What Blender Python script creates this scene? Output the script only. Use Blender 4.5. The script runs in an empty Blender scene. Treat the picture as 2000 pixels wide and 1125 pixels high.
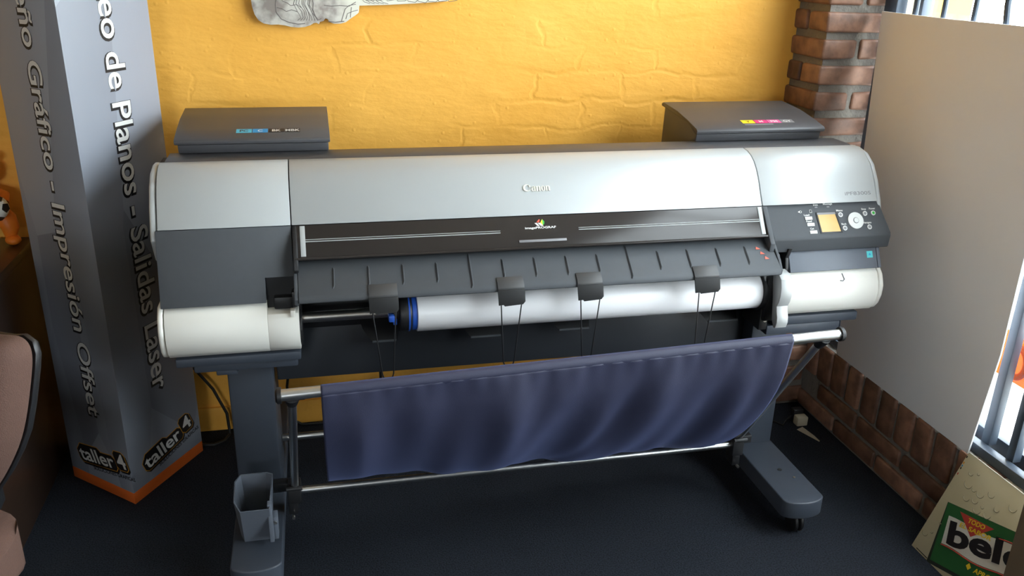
import bpy, bmesh, math, random
from mathutils import Vector, Matrix
random.seed(7)
S = bpy.context.scene
COL = S.collection
PI = math.pi

# ------------------------------------------------------------------ materials
def srgb(r, g, b):
    f = lambda c: c/12.92 if c <= .04045 else ((c+.055)/1.055)**2.4
    return (f(r/255), f(g/255), f(b/255), 1)

def mat(name, col, rough=.5, metal=0, noise=0, nscale=40, bump=0, bscale=200, spec=.5, coat=0, stretch=None):
    m = bpy.data.materials.new(name); m.use_nodes = True
    nt = m.node_tree; b = nt.nodes['Principled BSDF']
    c = tuple(col[:3]) + (1,)
    b.inputs['Base Color'].default_value = c
    b.inputs['Roughness'].default_value = rough
    b.inputs['Metallic'].default_value = metal
    b.inputs['Specular IOR Level'].default_value = spec
    if coat: b.inputs['Coat Weight'].default_value = coat
    if noise or bump:
        tc = nt.nodes.new('ShaderNodeTexCoord')
        src = tc.outputs['Object']
        if stretch:
            mp = nt.nodes.new('ShaderNodeMapping'); mp.inputs['Scale'].default_value = stretch
            nt.links.new(src, mp.inputs['Vector']); src = mp.outputs['Vector']
    if noise:
        n = nt.nodes.new('ShaderNodeTexNoise'); n.inputs['Scale'].default_value = nscale
        n.inputs['Detail'].default_value = 4
        nt.links.new(src, n.inputs['Vector'])
        mx = nt.nodes.new('ShaderNodeMix'); mx.data_type = 'RGBA'
        mx.inputs[6].default_value = tuple(x*(1-noise) for x in c[:3]) + (1,)
        mx.inputs[7].default_value = tuple(min(1, x*(1+noise)) for x in c[:3]) + (1,)
        nt.links.new(n.outputs['Fac'], mx.inputs[0]); nt.links.new(mx.outputs[2], b.inputs['Base Color'])
    if bump:
        n2 = nt.nodes.new('ShaderNodeTexNoise'); n2.inputs['Scale'].default_value = bscale; n2.inputs['Detail'].default_value = 3
        nt.links.new(src, n2.inputs['Vector'])
        bp = nt.nodes.new('ShaderNodeBump'); bp.inputs['Strength'].default_value = bump; bp.inputs['Distance'].default_value = .01
        nt.links.new(n2.outputs['Fac'], bp.inputs['Height']); nt.links.new(bp.outputs['Normal'], b.inputs['Normal'])
    return m

M = {}
M['silver'] = mat('silver_plastic', srgb(176, 180, 181), .38, .15, .03, 6)
M['white'] = mat('white_plastic', srgb(226, 224, 216), .42, 0, .02, 5)
M['grey'] = mat('dark_grey_plastic', srgb(74, 77, 81), .6, 0, .05, 60, .05, 900, spec=.28)
M['greyb'] = mat('slate_grey_plastic', srgb(92, 98, 108), .48, 0, .04, 60)
M['tank'] = mat('tank_plastic', srgb(70, 70, 73), .45, 0, .05, 60, .04, 900)
M['clip'] = mat('clip_grey', srgb(62, 62, 63), .5)
M['black'] = mat('black_plastic', srgb(26, 26, 28), .45, 0, .05, 30)
M['core'] = mat('black_inside', srgb(14, 14, 15), .7)
M['window'] = mat('smoked_window', srgb(48, 44, 42), .2, spec=.3)
M['strip'] = mat('clear_strip', srgb(165, 168, 168), .3)
M['beam'] = mat('beam_steel', srgb(43, 46, 51), .5, 0, .05, 50)
M['steel'] = mat('brushed_steel', srgb(200, 198, 192), .28, 1, .05, 30)
M['alu'] = mat('aluminium_tube', srgb(205, 207, 208), .33, 1, .03, 30)
M['stand'] = mat('stand_steel', srgb(57, 63, 73), .5, 0, .06, 50, .05, 700)
M['paper'] = mat('roll_paper', srgb(238, 238, 240), .3, 0, .015, 8)
M['blue'] = mat('blue_plastic', srgb(40, 84, 176), .4)
M['lcd'] = mat('lcd_amber', srgb(196, 160, 92), .2, 0, .08, 40)
M['lightgrey'] = mat('key_grey', srgb(206, 208, 206), .45)
M['lever'] = mat('lever_grey', srgb(172, 174, 174), .4, .2)
M['ink'] = mat('white_ink', srgb(215, 215, 212), .5)
M['black_ink'] = mat('black_ink', srgb(24, 22, 24), .5)
M['chrome'] = mat('chrome_letters', srgb(226, 224, 214), .3, .3)
M['orange_ink'] = mat('orange_ink', srgb(214, 150, 40), .5)
M['cyan'] = mat('label_cyan', srgb(70, 176, 205), .5)
M['cyan2'] = mat('label_blue', srgb(30, 140, 200), .5)
M['yellow'] = mat('label_yellow', srgb(240, 205, 40), .5)
M['magenta'] = mat('label_magenta', srgb(215, 55, 120), .5)
M['pink'] = mat('label_pink', srgb(225, 95, 150), .5)
M['lgrey'] = mat('label_grey', srgb(125, 125, 128), .5)
M['red'] = mat('red_mark', srgb(206, 84, 60), .5)
M['green'] = mat('green_mark', srgb(50, 170, 60), .5)
M['teal'] = mat('teal_sticker', srgb(80, 200, 205), .5)
M['lime'] = mat('lime_mark', srgb(215, 220, 50), .5)
M['cable'] = mat('cable_rubber', srgb(22, 22, 22), .5)
M['frame'] = mat('window_steel', srgb(62, 72, 84), .45, .2, .08, 30)
M['wood_dark'] = mat('dark_desk_wood', srgb(52, 38, 30), .3, 0, .2, 8, stretch=(1, 8, 8))
M['brownboard'] = mat('brown_board', srgb(122, 108, 88), .7, 0, .1, 12)
M['board'] = mat('grey_board', srgb(228, 229, 233), .75, 0, .03, 5)
M['toy'] = mat('orange_toy', srgb(222, 120, 30), .5, 0, .12, 30)
M['ballw'] = mat('ball_white', srgb(225, 225, 220), .4)
M['scrap'] = mat('paper_scrap', srgb(190, 182, 160), .7, 0, .04, 20)
M['mortar'] = mat('mortar', srgb(116, 110, 102), .9, 0, .15, 30, .5, 90)
M['mortar_pale'] = mat('mortar_pale', srgb(188, 184, 176), .9, 0, .12, 30, .5, 90)
M['basew'] = mat('orange_base', srgb(196, 92, 30), .55, 0, .08, 20)
M['paleprint'] = mat('print_line', srgb(188, 190, 192), .5)

def node_mat(name):
    m = bpy.data.materials.new(name); m.use_nodes = True
    nt = m.node_tree
    return m, nt, nt.nodes['Principled BSDF'], nt.nodes.new, nt.links.new

def ramp(nt, pts):
    r = nt.nodes.new('ShaderNodeValToRGB')
    e = r.color_ramp.elements
    while len(e) < len(pts): e.new(.5)
    for i, (p, c) in enumerate(pts):
        e[i].position = p; e[i].color = c
    return r

# yellow painted brick / plaster wall
def yellow_wall():
    m, nt, b, N, L = node_mat('yellow_painted_wall')
    tc = N('ShaderNodeTexCoord')
    mp = N('ShaderNodeMapping'); mp.inputs['Rotation'].default_value = (PI/2, 0, 0)
    L(tc.outputs['Object'], mp.inputs['Vector'])
    n1 = N('ShaderNodeTexNoise'); n1.inputs['Scale'].default_value = 2.2; n1.inputs['Detail'].default_value = 5
    L(tc.outputs['Object'], n1.inputs['Vector'])
    r = ramp(nt, [(.3, srgb(236, 170, 66)), (.7, srgb(244, 183, 82))])
    L(n1.outputs['Fac'], r.inputs['Fac'])
    L(r.outputs['Color'], b.inputs['Base Color'])
    b.inputs['Roughness'].default_value = .62
    b.inputs['Specular IOR Level'].default_value = .3
    # soft brick courses under thick paint
    nd = N('ShaderNodeTexNoise'); nd.inputs['Scale'].default_value = 6; nd.inputs['Detail'].default_value = 4
    L(tc.outputs['Object'], nd.inputs['Vector'])
    vm = N('ShaderNodeVectorMath'); vm.operation = 'MULTIPLY_ADD'
    L(nd.outputs['Color'], vm.inputs[0]); vm.inputs[1].default_value = (.16, .10, .10)
    L(mp.outputs['Vector'], vm.inputs[2])
    bk = N('ShaderNodeTexBrick'); bk.inputs['Scale'].default_value = 1
    bk.inputs['Brick Width'].default_value = .26; bk.inputs['Row Height'].default_value = .085
    bk.inputs['Mortar Size'].default_value = .012; bk.inputs['Mortar Smooth'].default_value = 1
    bk.inputs['Color1'].default_value = (1, 1, 1, 1); bk.inputs['Color2'].default_value = (.85, .85, .85, 1)
    bk.inputs['Mortar'].default_value = (.25, .25, .25, 1)
    L(vm.outputs[0], bk.inputs['Vector'])
    mf = N('ShaderNodeTexNoise'); mf.inputs['Scale'].default_value = 3.5
    L(tc.outputs['Object'], mf.inputs['Vector'])
    n2 = N('ShaderNodeTexNoise'); n2.inputs['Scale'].default_value = 11; n2.inputs['Detail'].default_value = 6; n2.inputs['Roughness'].default_value = .52
    mw_ = N('ShaderNodeMapping'); mw_.inputs['Scale'].default_value = (.55, 1, 1.25); L(tc.outputs['Object'], mw_.inputs['Vector'])
    L(mw_.outputs['Vector'], n2.inputs['Vector'])
    n3 = N('ShaderNodeTexVoronoi'); n3.inputs['Scale'].default_value = 26
    L(tc.outputs['Object'], n3.inputs['Vector'])
    cut = ramp(nt, [(.0, (1, 1, 1, 1)), (.16, (0, 0, 0, 1))])
    L(n3.outputs['Distance'], cut.inputs['Fac'])
    m1 = N('ShaderNodeMath'); m1.operation = 'MULTIPLY'; L(bk.outputs['Color'], m1.inputs[0]); mq = ramp(nt, [(.45, (.05, .05, .05, 1)), (.66, (.42, .42, .42, 1))]); L(mf.outputs['Fac'], mq.inputs['Fac']); L(mq.outputs['Color'], m1.inputs[1])
    m2 = N('ShaderNodeMath'); m2.operation = 'MULTIPLY_ADD'; L(n2.outputs['Fac'], m2.inputs[0]); m2.inputs[1].default_value = 1.3; L(m1.outputs[0], m2.inputs[2])
    m3 = N('ShaderNodeMath'); m3.operation = 'MULTIPLY_ADD'; L(cut.outputs['Color'], m3.inputs[0]); m3.inputs[1].default_value = .15; L(m2.outputs[0], m3.inputs[2])
    bp = N('ShaderNodeBump'); bp.inputs['Strength'].default_value = .55; bp.inputs['Distance'].default_value = .012
    L(m3.outputs[0], bp.inputs['Height']); L(bp.outputs['Normal'], b.inputs['Normal'])
    return m
M['wall'] = yellow_wall()

def carpet():
    m, nt, b, N, L = node_mat('dark_carpet')
    tc = N('ShaderNodeTexCoord')
    n = N('ShaderNodeTexNoise'); n.inputs['Scale'].default_value = 260; n.inputs['Detail'].default_value = 2
    n2 = N('ShaderNodeTexNoise'); n2.inputs['Scale'].default_value = 3
    L(tc.outputs['Object'], n.inputs['Vector']); L(tc.outputs['Object'], n2.inputs['Vector'])
    r = ramp(nt, [(.35, srgb(16, 18, 22)), (.7, srgb(42, 46, 54))])
    ad = N('ShaderNodeMath'); ad.operation = 'MULTIPLY_ADD'; L(n2.outputs['Fac'], ad.inputs[0]); ad.inputs[1].default_value = .15
    L(n.outputs['Fac'], ad.inputs[2]); 
    L(ad.outputs[0], r.inputs['Fac']); L(r.outputs['Color'], b.inputs['Base Color'])
    b.inputs['Roughness'].default_value = .95; b.inputs['Specular IOR Level'].default_value = .15
    bp = N('ShaderNodeBump'); bp.inputs['Strength'].default_value = .6; bp.inputs['Distance'].default_value = .004
    L(n.outputs['Fac'], bp.inputs['Height']); L(bp.outputs['Normal'], b.inputs['Normal'])
    return m
M['carpet'] = carpet()

def brick_mat():
    m, nt, b, N, L = node_mat('old_brick')
    at = N('ShaderNodeAttribute'); at.attribute_name = 'tone'
    tc = N('ShaderNodeTexCoord')
    n = N('ShaderNodeTexNoise'); n.inputs['Scale'].default_value = 22; n.inputs['Detail'].default_value = 6
    L(tc.outputs['Object'], n.inputs['Vector'])
    r1 = ramp(nt, [(0, srgb(104, 74, 58)), (.5, srgb(132, 95, 75)), (1, srgb(152, 113, 92))])
    L(at.outputs['Fac'], r1.inputs['Fac'])
    r2 = ramp(nt, [(.35, (.55, .55, .55, 1)), (.65, (1.1, 1.1, 1.1, 1))])
    L(n.outputs['Fac'], r2.inputs['Fac'])
    mx = N('ShaderNodeMix'); mx.data_type = 'RGBA'; mx.blend_type = 'MULTIPLY'; mx.inputs[0].default_value = 1
    L(r1.outputs['Color'], mx.inputs[6]); L(r2.outputs['Color'], mx.inputs[7]); L(mx.outputs[2], b.inputs['Base Color'])
    b.inputs['Roughness'].default_value = .55
    bp = N('ShaderNodeBump'); bp.inputs['Strength'].default_value = .6; bp.inputs['Distance'].default_value = .006
    L(n.outputs['Fac'], bp.inputs['Height']); L(bp.outputs['Normal'], b.inputs['Normal'])
    return m
M['brick'] = brick_mat()

def cloth_mat():
    m, nt, b, N, L = node_mat('navy_cloth')
    b.inputs['Base Color'].default_value = srgb(44, 46, 68)
    b.inputs['Roughness'].default_value = .6
    b.inputs['Sheen Weight'].default_value = .35; b.inputs['Sheen Roughness'].default_value = .4
    b.inputs['Sheen Tint'].default_value = srgb(120, 135, 190)
    tc = N('ShaderNodeTexCoord')
    n = N('ShaderNodeTexNoise'); n.inputs['Scale'].default_value = 600
    L(tc.outputs['Object'], n.inputs['Vector'])
    bp = N('ShaderNodeBump'); bp.inputs['Strength'].default_value = .15; bp.inputs['Distance'].default_value = .002
    L(n.outputs['Fac'], bp.inputs['Height']); L(bp.outputs['Normal'], b.inputs['Normal'])
    return m
M['cloth'] = cloth_mat()

def totem_mat():
    m, nt, b, N, L = node_mat('totem_print')
    tc = N('ShaderNodeTexCoord')
    mp = N('ShaderNodeMapping'); mp.inputs['Scale'].default_value = (5, 5, .9); mp.inputs['Rotation'].default_value = (.25, .2, 0)
    L(tc.outputs['Object'], mp.inputs['Vector'])
    v = N('ShaderNodeTexVoronoi'); v.inputs['Scale'].default_value = 1.1; v.feature = 'F1'
    L(mp.outputs['Vector'], v.inputs['Vector'])
    sp = N('ShaderNodeSeparateColor'); L(v.outputs['Color'], sp.inputs[0])
    r = ramp(nt, [(0, srgb(122, 126, 136)), (1, srgb(158, 163, 174))])
    L(sp.outputs[0], r.inputs['Fac']); L(r.outputs['Color'], b.inputs['Base Color'])
    b.inputs['Roughness'].default_value = .42
    n = N('ShaderNodeTexNoise'); n.inputs['Scale'].default_value = 500
    L(tc.outputs['Object'], n.inputs['Vector'])
    bp = N('ShaderNodeBump'); bp.inputs['Strength'].default_value = .06; bp.inputs['Distance'].default_value = .002
    L(n.outputs['Fac'], bp.inputs['Height']); L(bp.outputs['Normal'], b.inputs['Normal'])
    return m
M['totem'] = totem_mat()

def art_mat():
    m, nt, b, N, L = node_mat('drawn_board')
    tc = N('ShaderNodeTexCoord')
    n = N('ShaderNodeTexNoise'); n.inputs['Scale'].default_value = 24; n.inputs['Detail'].default_value = 8
    L(tc.outputs['Object'], n.inputs['Vector'])
    sx = N('ShaderNodeSeparateXYZ'); L(tc.outputs['Object'], sx.inputs[0])
    e = ramp(nt, [(.0, (1, 1, 1, 1)), (.04, (0, 0, 0, 1))])
    mr = N('ShaderNodeMath'); mr.operation = 'ADD'; mr.inputs[1].default_value = .065; L(sx.outputs[0], mr.inputs[0])
    L(mr.outputs[0], e.inputs['Fac'])
    st = ramp(nt, [(.42, srgb(206, 202, 192)), (.62, srgb(150, 140, 132))])
    L(n.outputs['Fac'], st.inputs['Fac'])
    mx = N('ShaderNodeMix'); mx.data_type = 'RGBA'
    mx.inputs[6].default_value = srgb(222, 218, 202)
    L(e.outputs['Color'], mx.inputs[0]); L(st.outputs['Color'], mx.inputs[7]); L(mx.outputs[2], b.inputs['Base Color'])
    b.inputs['Roughness'].default_value = .6
    return m
M['art'] = art_mat()
M['pencil'] = mat('pencil_line', srgb(120, 112, 108), .7)
M['upholstery'] = mat('brown_upholstery', srgb(86, 61, 51), .85, 0, .12, 220, .3, 500)
M['poster'] = mat('poster_print', srgb(188, 180, 150), .6, 0, .08, 9)
M['drop'] = mat('poster_drop', srgb(140, 134, 110), .5)
M['pack_green'] = mat('poster_green', srgb(36, 92, 46), .5, 0, .1, 20)
M['pack_dark'] = mat('poster_dark_edge', srgb(38, 42, 36), .6)
M['poster_white'] = mat('poster_white', srgb(205, 204, 196), .5)
M['poster_red'] = mat('poster_red', srgb(176, 60, 52), .5)
M['poster_yellow'] = mat('poster_yellow', srgb(222, 190, 40), .5)
M['ceiling'] = mat('ceiling_paint', srgb(182, 174, 160), .8, 0, .04, 2)
M['room'] = mat('room_paint', srgb(150, 136, 118), .7, 0, .08, 2)
M['pave'] = mat('street_paving', srgb(205, 203, 198), .8, 0, .08, 3)
M['house'] = mat('pale_yellow_render', srgb(128, 112, 58), .8, 0, .08, 2)

def glass():
    m, nt, b, N, L = node_mat('window_glass')
    t = N('ShaderNodeBsdfTransparent'); t.inputs['Color'].default_value = (.95, .97, .97, 1)
    g = N('ShaderNodeBsdfGlossy'); g.inputs['Roughness'].default_value = .02
    lw = N('ShaderNodeLayerWeight')
    pw = N('ShaderNodeMath'); pw.operation = 'POWER'; L(lw.outputs['Facing'], pw.inputs[0]); pw.inputs[1].default_value = 5
    fr = N('ShaderNodeMath'); fr.operation = 'MULTIPLY_ADD'; L(pw.outputs[0], fr.inputs[0]); fr.inputs[1].default_value = .5; fr.inputs[2].default_value = .012
    mx = N('ShaderNodeMixShader'); L(fr.outputs[0], mx.inputs[0]); L(t.outputs[0], mx.inputs[1]); L(g.outputs[0], mx.inputs[2])
    L(mx.outputs[0], nt.nodes['Material Output'].inputs['Surface'])
    return m
M['glass'] = glass()
def sign_mat(name, c):
    m, nt, b, N, L = node_mat(name)
    d = N('ShaderNodeBsdfDiffuse'); d.inputs['Color'].default_value = c
    t = N('ShaderNodeBsdfTranslucent'); t.inputs['Color'].default_value = c
    mx = N('ShaderNodeMixShader'); mx.inputs[0].default_value = .6
    L(d.outputs[0], mx.inputs[1]); L(t.outputs[0], mx.inputs[2]); L(mx.outputs[0], nt.nodes['Material Output'].inputs['Surface'])
    return m
M['sign'] = sign_mat('orange_sign', (.60, .17, .010, 1))
M['sign2'] = sign_mat('orange_sign_letter', (.42, .07, .006, 1))

# ------------------------------------------------------------------ mesh builder
class MB:
    def __init__(s):
        s.bm = bmesh.new(); s.mats = []
    def _mi(s, m):
        if m is None: return 0
        if m not in s.mats: s.mats.append(m)
        return s.mats.index(m)
    def _merge(s, tb, m=None, tone=None):
        me = bpy.data.meshes.new('tmp')
        mi = s._mi(m)
        for f in tb.faces: f.material_index = mi
        if tone is not None:
            l = tb.faces.layers.float.new('tone')
            for f in tb.faces: f[l] = tone
        tb.to_mesh(me); tb.free(); s.bm.from_mesh(me); bpy.data.meshes.remove(me)
        return s
    def box(s, x0, x1, y0, y1, z0, z1, bev=0, m=None, tone=None, seg=2, xf=None, jit=0):
        tb = bmesh.new(); bmesh.ops.create_cube(tb, size=1)
        for v in tb.verts:
            v.co = Vector((x0+(v.co.x+.5)*(x1-x0), y0+(v.co.y+.5)*(y1-y0), z0+(v.co.z+.5)*(z1-z0)))
            if jit: v.co += Vector((random.uniform(-jit, jit) for _ in range(3)))
        if bev: bmesh.ops.bevel(tb, geom=tb.edges[:], offset=bev, segments=seg, affect='EDGES', profile=.5)
        if xf: bmesh.ops.transform(tb, matrix=xf, verts=tb.verts)
        return s._merge(tb, m, tone)
    def poly(s, pts, vec, bev=0, m=None, seg=2, ang=30):
        """closed polygon (3-D points) extruded along vec"""
        tb = bmesh.new(); vec = Vector(vec)
        vs = [tb.verts.new(Vector(p)) for p in pts]
        f = tb.faces.new(vs)
        r = bmesh.ops.extrude_face_region(tb, geom=[f])
        nv = [e for e in r['geom'] if isinstance(e, bmesh.types.BMVert)]
        bmesh.ops.translate(tb, vec=vec, verts=nv)
        bmesh.ops.recalc_face_normals(tb, faces=tb.faces)
        if bev:
            es = [e for e in tb.edges if len(e.link_faces) == 2 and e.calc_face_angle(0) > math.radians(ang)]
            bmesh.ops.bevel(tb, geom=es, offset=bev, segments=seg, affect='EDGES', profile=.5)
        return s._merge(tb, m)
    def prism(s, yz, x0, x1, bev=0, m=None, ang=30, seg=2):
        return s.poly([(x0, y, z) for y, z in yz], (x1-x0, 0, 0), bev, m, seg, ang)
    def tube(s, pts, r, n=12, m=None, cap=True):
        tb = bmesh.new(); pts = [Vector(p) for p in pts]; rings = []
        up = None
        for i, p in enumerate(pts):
            if i == 0: t = pts[1]-p
            elif i == len(pts)-1: t = p-pts[i-1]
            else: t = (pts[i+1]-p).normalized()+(p-pts[i-1]).normalized()
            t.normalize()
            if up is None:
                up = Vector((0, 0, 1)) if abs(t.z) < .9 else Vector((1, 0, 0))
            a = t.cross(up).normalized(); up = a.cross(t).normalized(); b2 = up
            rr = r[i] if isinstance(r, (list, tuple)) else r
            rings.append([tb.verts.new(p+(a*math.cos(2*PI*k/n)+b2*math.sin(2*PI*k/n))*rr) for k in range(n)])
        for i in range(len(rings)-1):
            for k in range(n):
                tb.faces.new((rings[i][k], rings[i][(k+1) % n], rings[i+1][(k+1) % n], rings[i+1][k]))
        if cap:
            tb.faces.new(rings[0]); tb.faces.new(rings[-1])
        bmesh.ops.recalc_face_normals(tb, faces=tb.faces)
        return s._merge(tb, m)
    def cyl_x(s, x0, x1, y, z, r, n=32, m=None, bev=0):
        b = min(bev, (x1-x0)*.4)
        if b:
            return s.tube([(x0, y, z), (x0+b*.4, y, z), (x0+b, y, z), (x1-b, y, z), (x1-b*.4, y, z), (x1, y, z)], [r-b, r-b*.3, r, r, r-b*.3, r-b], n, m)
        return s.tube([(x0, y, z), (x1, y, z)], r, n, m)
    def cyl(s, a, b, r, n=24, m=None):
        return s.tube([a, b], r, n, m)
    def ball(s, c, r, m=None, sc=(1, 1, 1), n=24, rot=None):
        tb = bmesh.new(); bmesh.ops.create_uvsphere(tb, u_segments=n, v_segments=n//2, radius=r)
        mt = Matrix.Translation(c) @ (rot if rot else Matrix()) @ Matrix.Diagonal((*sc, 1))
        bmesh.ops.transform(tb, matrix=mt, verts=tb.verts)
        return s._merge(tb, m)
    def grid(s, fn, nu, nv, m=None):
        tb = bmesh.new()
        V = [[tb.verts.new(fn(i/nu, j/nv)) for j in range(nv+1)] for i in range(nu+1)]
        for i in range(nu):
            for j in range(nv):
                tb.faces.new((V[i][j], V[i+1][j], V[i+1][j+1], V[i][j+1]))
        bmesh.ops.recalc_face_normals(tb, faces=tb.faces)
        return s._merge(tb, m)
    def text(s, txt, o, u, v, w=None, h=None, m=None, ext=.0004, off=0, lift=0, shear=0, scale=None, align='L'):
        """text laid on the plane o + u*x + v*y; w: fit width, h: cap height"""
        me, ref, wid = text_mesh(txt, off, ext)
        u = Vector(u).normalized(); v = Vector(v); v = (v-u*v.dot(u)).normalized(); nrm = u.cross(v)
        sy = (h/ref) if h else (w/wid)
        sx = (w/wid) if w else sy
        if scale: sx = scale
        tb = bmesh.new(); tb.from_mesh(me); bpy.data.meshes.remove(me)
        o = Vector(o)
        dx = {'L': 0, 'R': -wid*sx, 'C': -wid*sx/2}[align]
        for q in tb.verts:
            x, y, z = q.co
            q.co = o+u*(x*sx+dx+shear*y*sy)+v*(y*sy)+nrm*(z+ext+lift)
        return s._merge(tb, m)
    def build(s, name, material, parent=None, origin=(0, 0, 0), smooth=35):
        me = bpy.data.meshes.new(name)
        bm = s.bm
        bmesh.ops.translate(bm, vec=-Vector(origin), verts=bm.verts)
        for f in bm.faces: f.smooth = True
        th = math.radians(smooth)
        for e in bm.edges:
            if len(e.link_faces) == 2 and e.calc_face_angle(0) > th: e.smooth = False
        bm.to_mesh(me); bm.free()
        if s.mats:
            for k in s.mats: me.materials.append(k)
        else: me.materials.append(material)
        o = bpy.data.objects.new(name, me); COL.objects.link(o)
        if parent is not None: o.parent = parent
        return o

_tc = {}
def text_mesh(txt, off, ext):
    def mk(t, of):
        cu = bpy.data.curves.new('t', 'FONT'); cu.body = t; cu.size = 1; cu.offset = of; cu.extrude = 0; cu.resolution_u = 4
        ob = bpy.data.objects.new('t', cu); COL.objects.link(ob)
        dg = bpy.context.evaluated_depsgraph_get(); dg.update()
        me = bpy.data.meshes.new_from_object(ob.evaluated_get(dg))
        bpy.data.objects.remove(ob); bpy.data.curves.remove(cu)
        return me
    if 'H' not in _tc:
        a = mk('H', 0); _tc['H'] = max(v.co.y for v in a.vertices); bpy.data.meshes.remove(a)
    me = mk(txt, off)
    me0 = mk(txt, 0)
    x0 = min(v.co.x for v in me0.vertices); x1 = max(v.co.x for v in me0.vertices); bpy.data.meshes.remove(me0)
    for v in me.vertices: v.co.x -= x0
    return me, _tc['H'], x1-x0

def tag(o, label=None, cat=None, group=None, kind=None):
    if label: o['label'] = label
    if cat: o['category'] = cat
    if group: o['group'] = group
    if kind: o['kind'] = kind
    return o

class Thing:
    def __init__(s, name, label, cat, loc, group=None):
        s.e = bpy.data.objects.new(name, None); s.e.empty_display_size = .1; COL.objects.link(s.e)
        s.e.location = loc; s.loc = Vector(loc); tag(s.e, label, cat, group)
    def part(s, name, mb, m, parent=None, label=None, smooth=35):
        o = mb.build(name, m, parent if parent is not None else s.e, s.loc, smooth)
        if label: o['label'] = label
        return o

def single(name, mb, m, label, cat, origin, group=None, smooth=35):
    o = mb.build(name, m, None, origin, smooth); o.location = origin
    return tag(o, label, cat, group)

def struct(name, mb, m, smooth=35):
    return tag(mb.build(name, m, None, (0, 0, 0), smooth), kind='structure')

# ------------------------------------------------------------------ setting
WY = 2.64                       # face of the yellow wall
struct('floor', MB().box(-2.6, 1.85, -2.6, WY+.2, -.1, 0), M['carpet'])
struct('wall_back', MB().box(-2.6, 1.62, WY, WY+.2, 0, 2.75), M['wall'])
struct('baseboard_back', MB().box(-2.6, 1.545, WY-.012, WY, 0, .085, .004), M['wall'])
struct('wall_left', MB().box(-2.8, -2.6, -2.6, WY+.2, 0, 2.75), M['room'])
struct('ceiling', MB().box(-2.8, 1.95, -2.8, WY+.2, 2.75, 2.85), M['ceiling'])
fw = MB().box(-2.6, -1.7, -2.8, -2.6, 0, 2.75).box(-.7, 1.85, -2.8, -2.6, 0, 2.75).box(-1.7, -.7, -2.8, -2.6, 0, .9).box(-1.7, -.7, -2.8, -2.6, 1.8, 2.75)
struct('wall_front', fw, M['room'])

def brick(mb, x0, x1, y0, y1, z0, z1, axis_round=.008):
    mb.box(x0, x1, y0, y1, z0, z1, axis_round, M['brick'], random.random(), 2, jit=.0025)

# brick pier in the corner: mortar core with single bricks standing proud
pl = MB()
pl.box(1.556, 1.758, 2.462, 2.83, 0, 2.75, 0, M['mortar'])
z = .012; k = 0
while z < 2.68:
    h = .058
    if k % 2 == 0:
        brick(pl, 1.545, 1.770, 2.452, 2.56, z, z+h); brick(pl, 1.545, 1.66, 2.572, 2.8, z, z+h); brick(pl, 1.67, 1.770, 2.572, 2.8, z, z+h)
    else:
        brick(pl, 1.545, 1.662, 2.452, 2.67, z, z+h); brick(pl, 1.676, 1.770, 2.452, 2.67, z, z+h); brick(pl, 1.545, 1.770, 2.682, 2.8, z, z+h)
    z += .0805; k += 1
struct('wall_pier', pl, M['mortar'], 50)

# low brick wall under the window: stretchers, then bricks on edge
lw = MB()
lw.box(1.662, 1.84, -2.6, 2.452, 0, .272, 0, M['mortar'])
for r_ in range(2):
    y = 2.45 - (.11 if r_ else 0)
    while y > .2:
        brick(lw, 1.653, 1.76, max(y-.215, .1), y, .01+r_*.07, .066+r_*.07, .006); y -= .228
y = 2.448
while y > .3:
    w = .072+random.uniform(-.004, .004)
    brick(lw, 1.65+random.uniform(0, .004), 1.845, y-w, y, .148, .281+random.uniform(-.004, .004), .009)
    y -= w+.012
lw.box(1.66, 1.85, -2.6, 2.452, .27, .2795, .002, M['mortar_pale'])
struct('wall_right', lw, M['mortar'], 50)
# wall above the window, plus unseen wall past its end to narrow the daylight
struct('trim_1', MB().box(1.66, 1.85, -2.6, 2.46, 2.35, 2.75).box(1.66, 1.85, -2.8, -.4, .28, 2.35), M['room'])

# window: steel frame, grille bars, glass
wn = bpy.data.objects.new('window_1', None); COL.objects.link(wn); wn.location = (1.72, 1, .28); tag(wn, kind='structure')
wl = Vector((1.72, 1, .28))
fr = MB()
fr.box(1.672, 1.70, -.4, 2.45, .2835, .312, .002)                # bottom rail
fr.box(1.735, 1.775, -.4, 2.45, .2835, .325, .002)
fr.box(1.728, 1.765, 2.385, 2.445, .28, 2.35, .003)                 # heavy jamb
fr.box(1.768, 1.80, 2.32, 2.365, .32, 2.35, .003)
fr.box(1.672, 1.78, -.4, 2.45, 2.31, 2.35, .002)
fr.build('window_frame', M['frame'], wn, wl)
MB().box(1.784, 1.789, -.4, 2.30, .30, 2.33).build('window_pane', M['glass'], wn, wl)
post_y = 1.652
for py in (1.652, .72, -.2):
    MB().box(1.70, 1.725, py-.014, py+.014, .31, 2.32, .002).build('post', M['frame'], wn, wl)
y = 2.277
while y > -.35:
    if abs(y-1.652) > .06 and not (1.35 < y < 1.85):
        b = MB()
        if abs(y-1.92) < .03:
            b.tube([(1.716, y+.012*math.sin(i*.9), .31+i*.05) for i in range(41)], .0085, 10)
        else:
            b.tube([(1.716, y, .31), (1.716, y, 2.32)], .0075, 10)
        b.build('bar', M['frame'], wn, wl)
    y -= .1185
MB().box(1.70, 1.725, 1.553, 1.577, .31, 2.32, .002).build('post', M['frame'], wn, wl)

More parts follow.
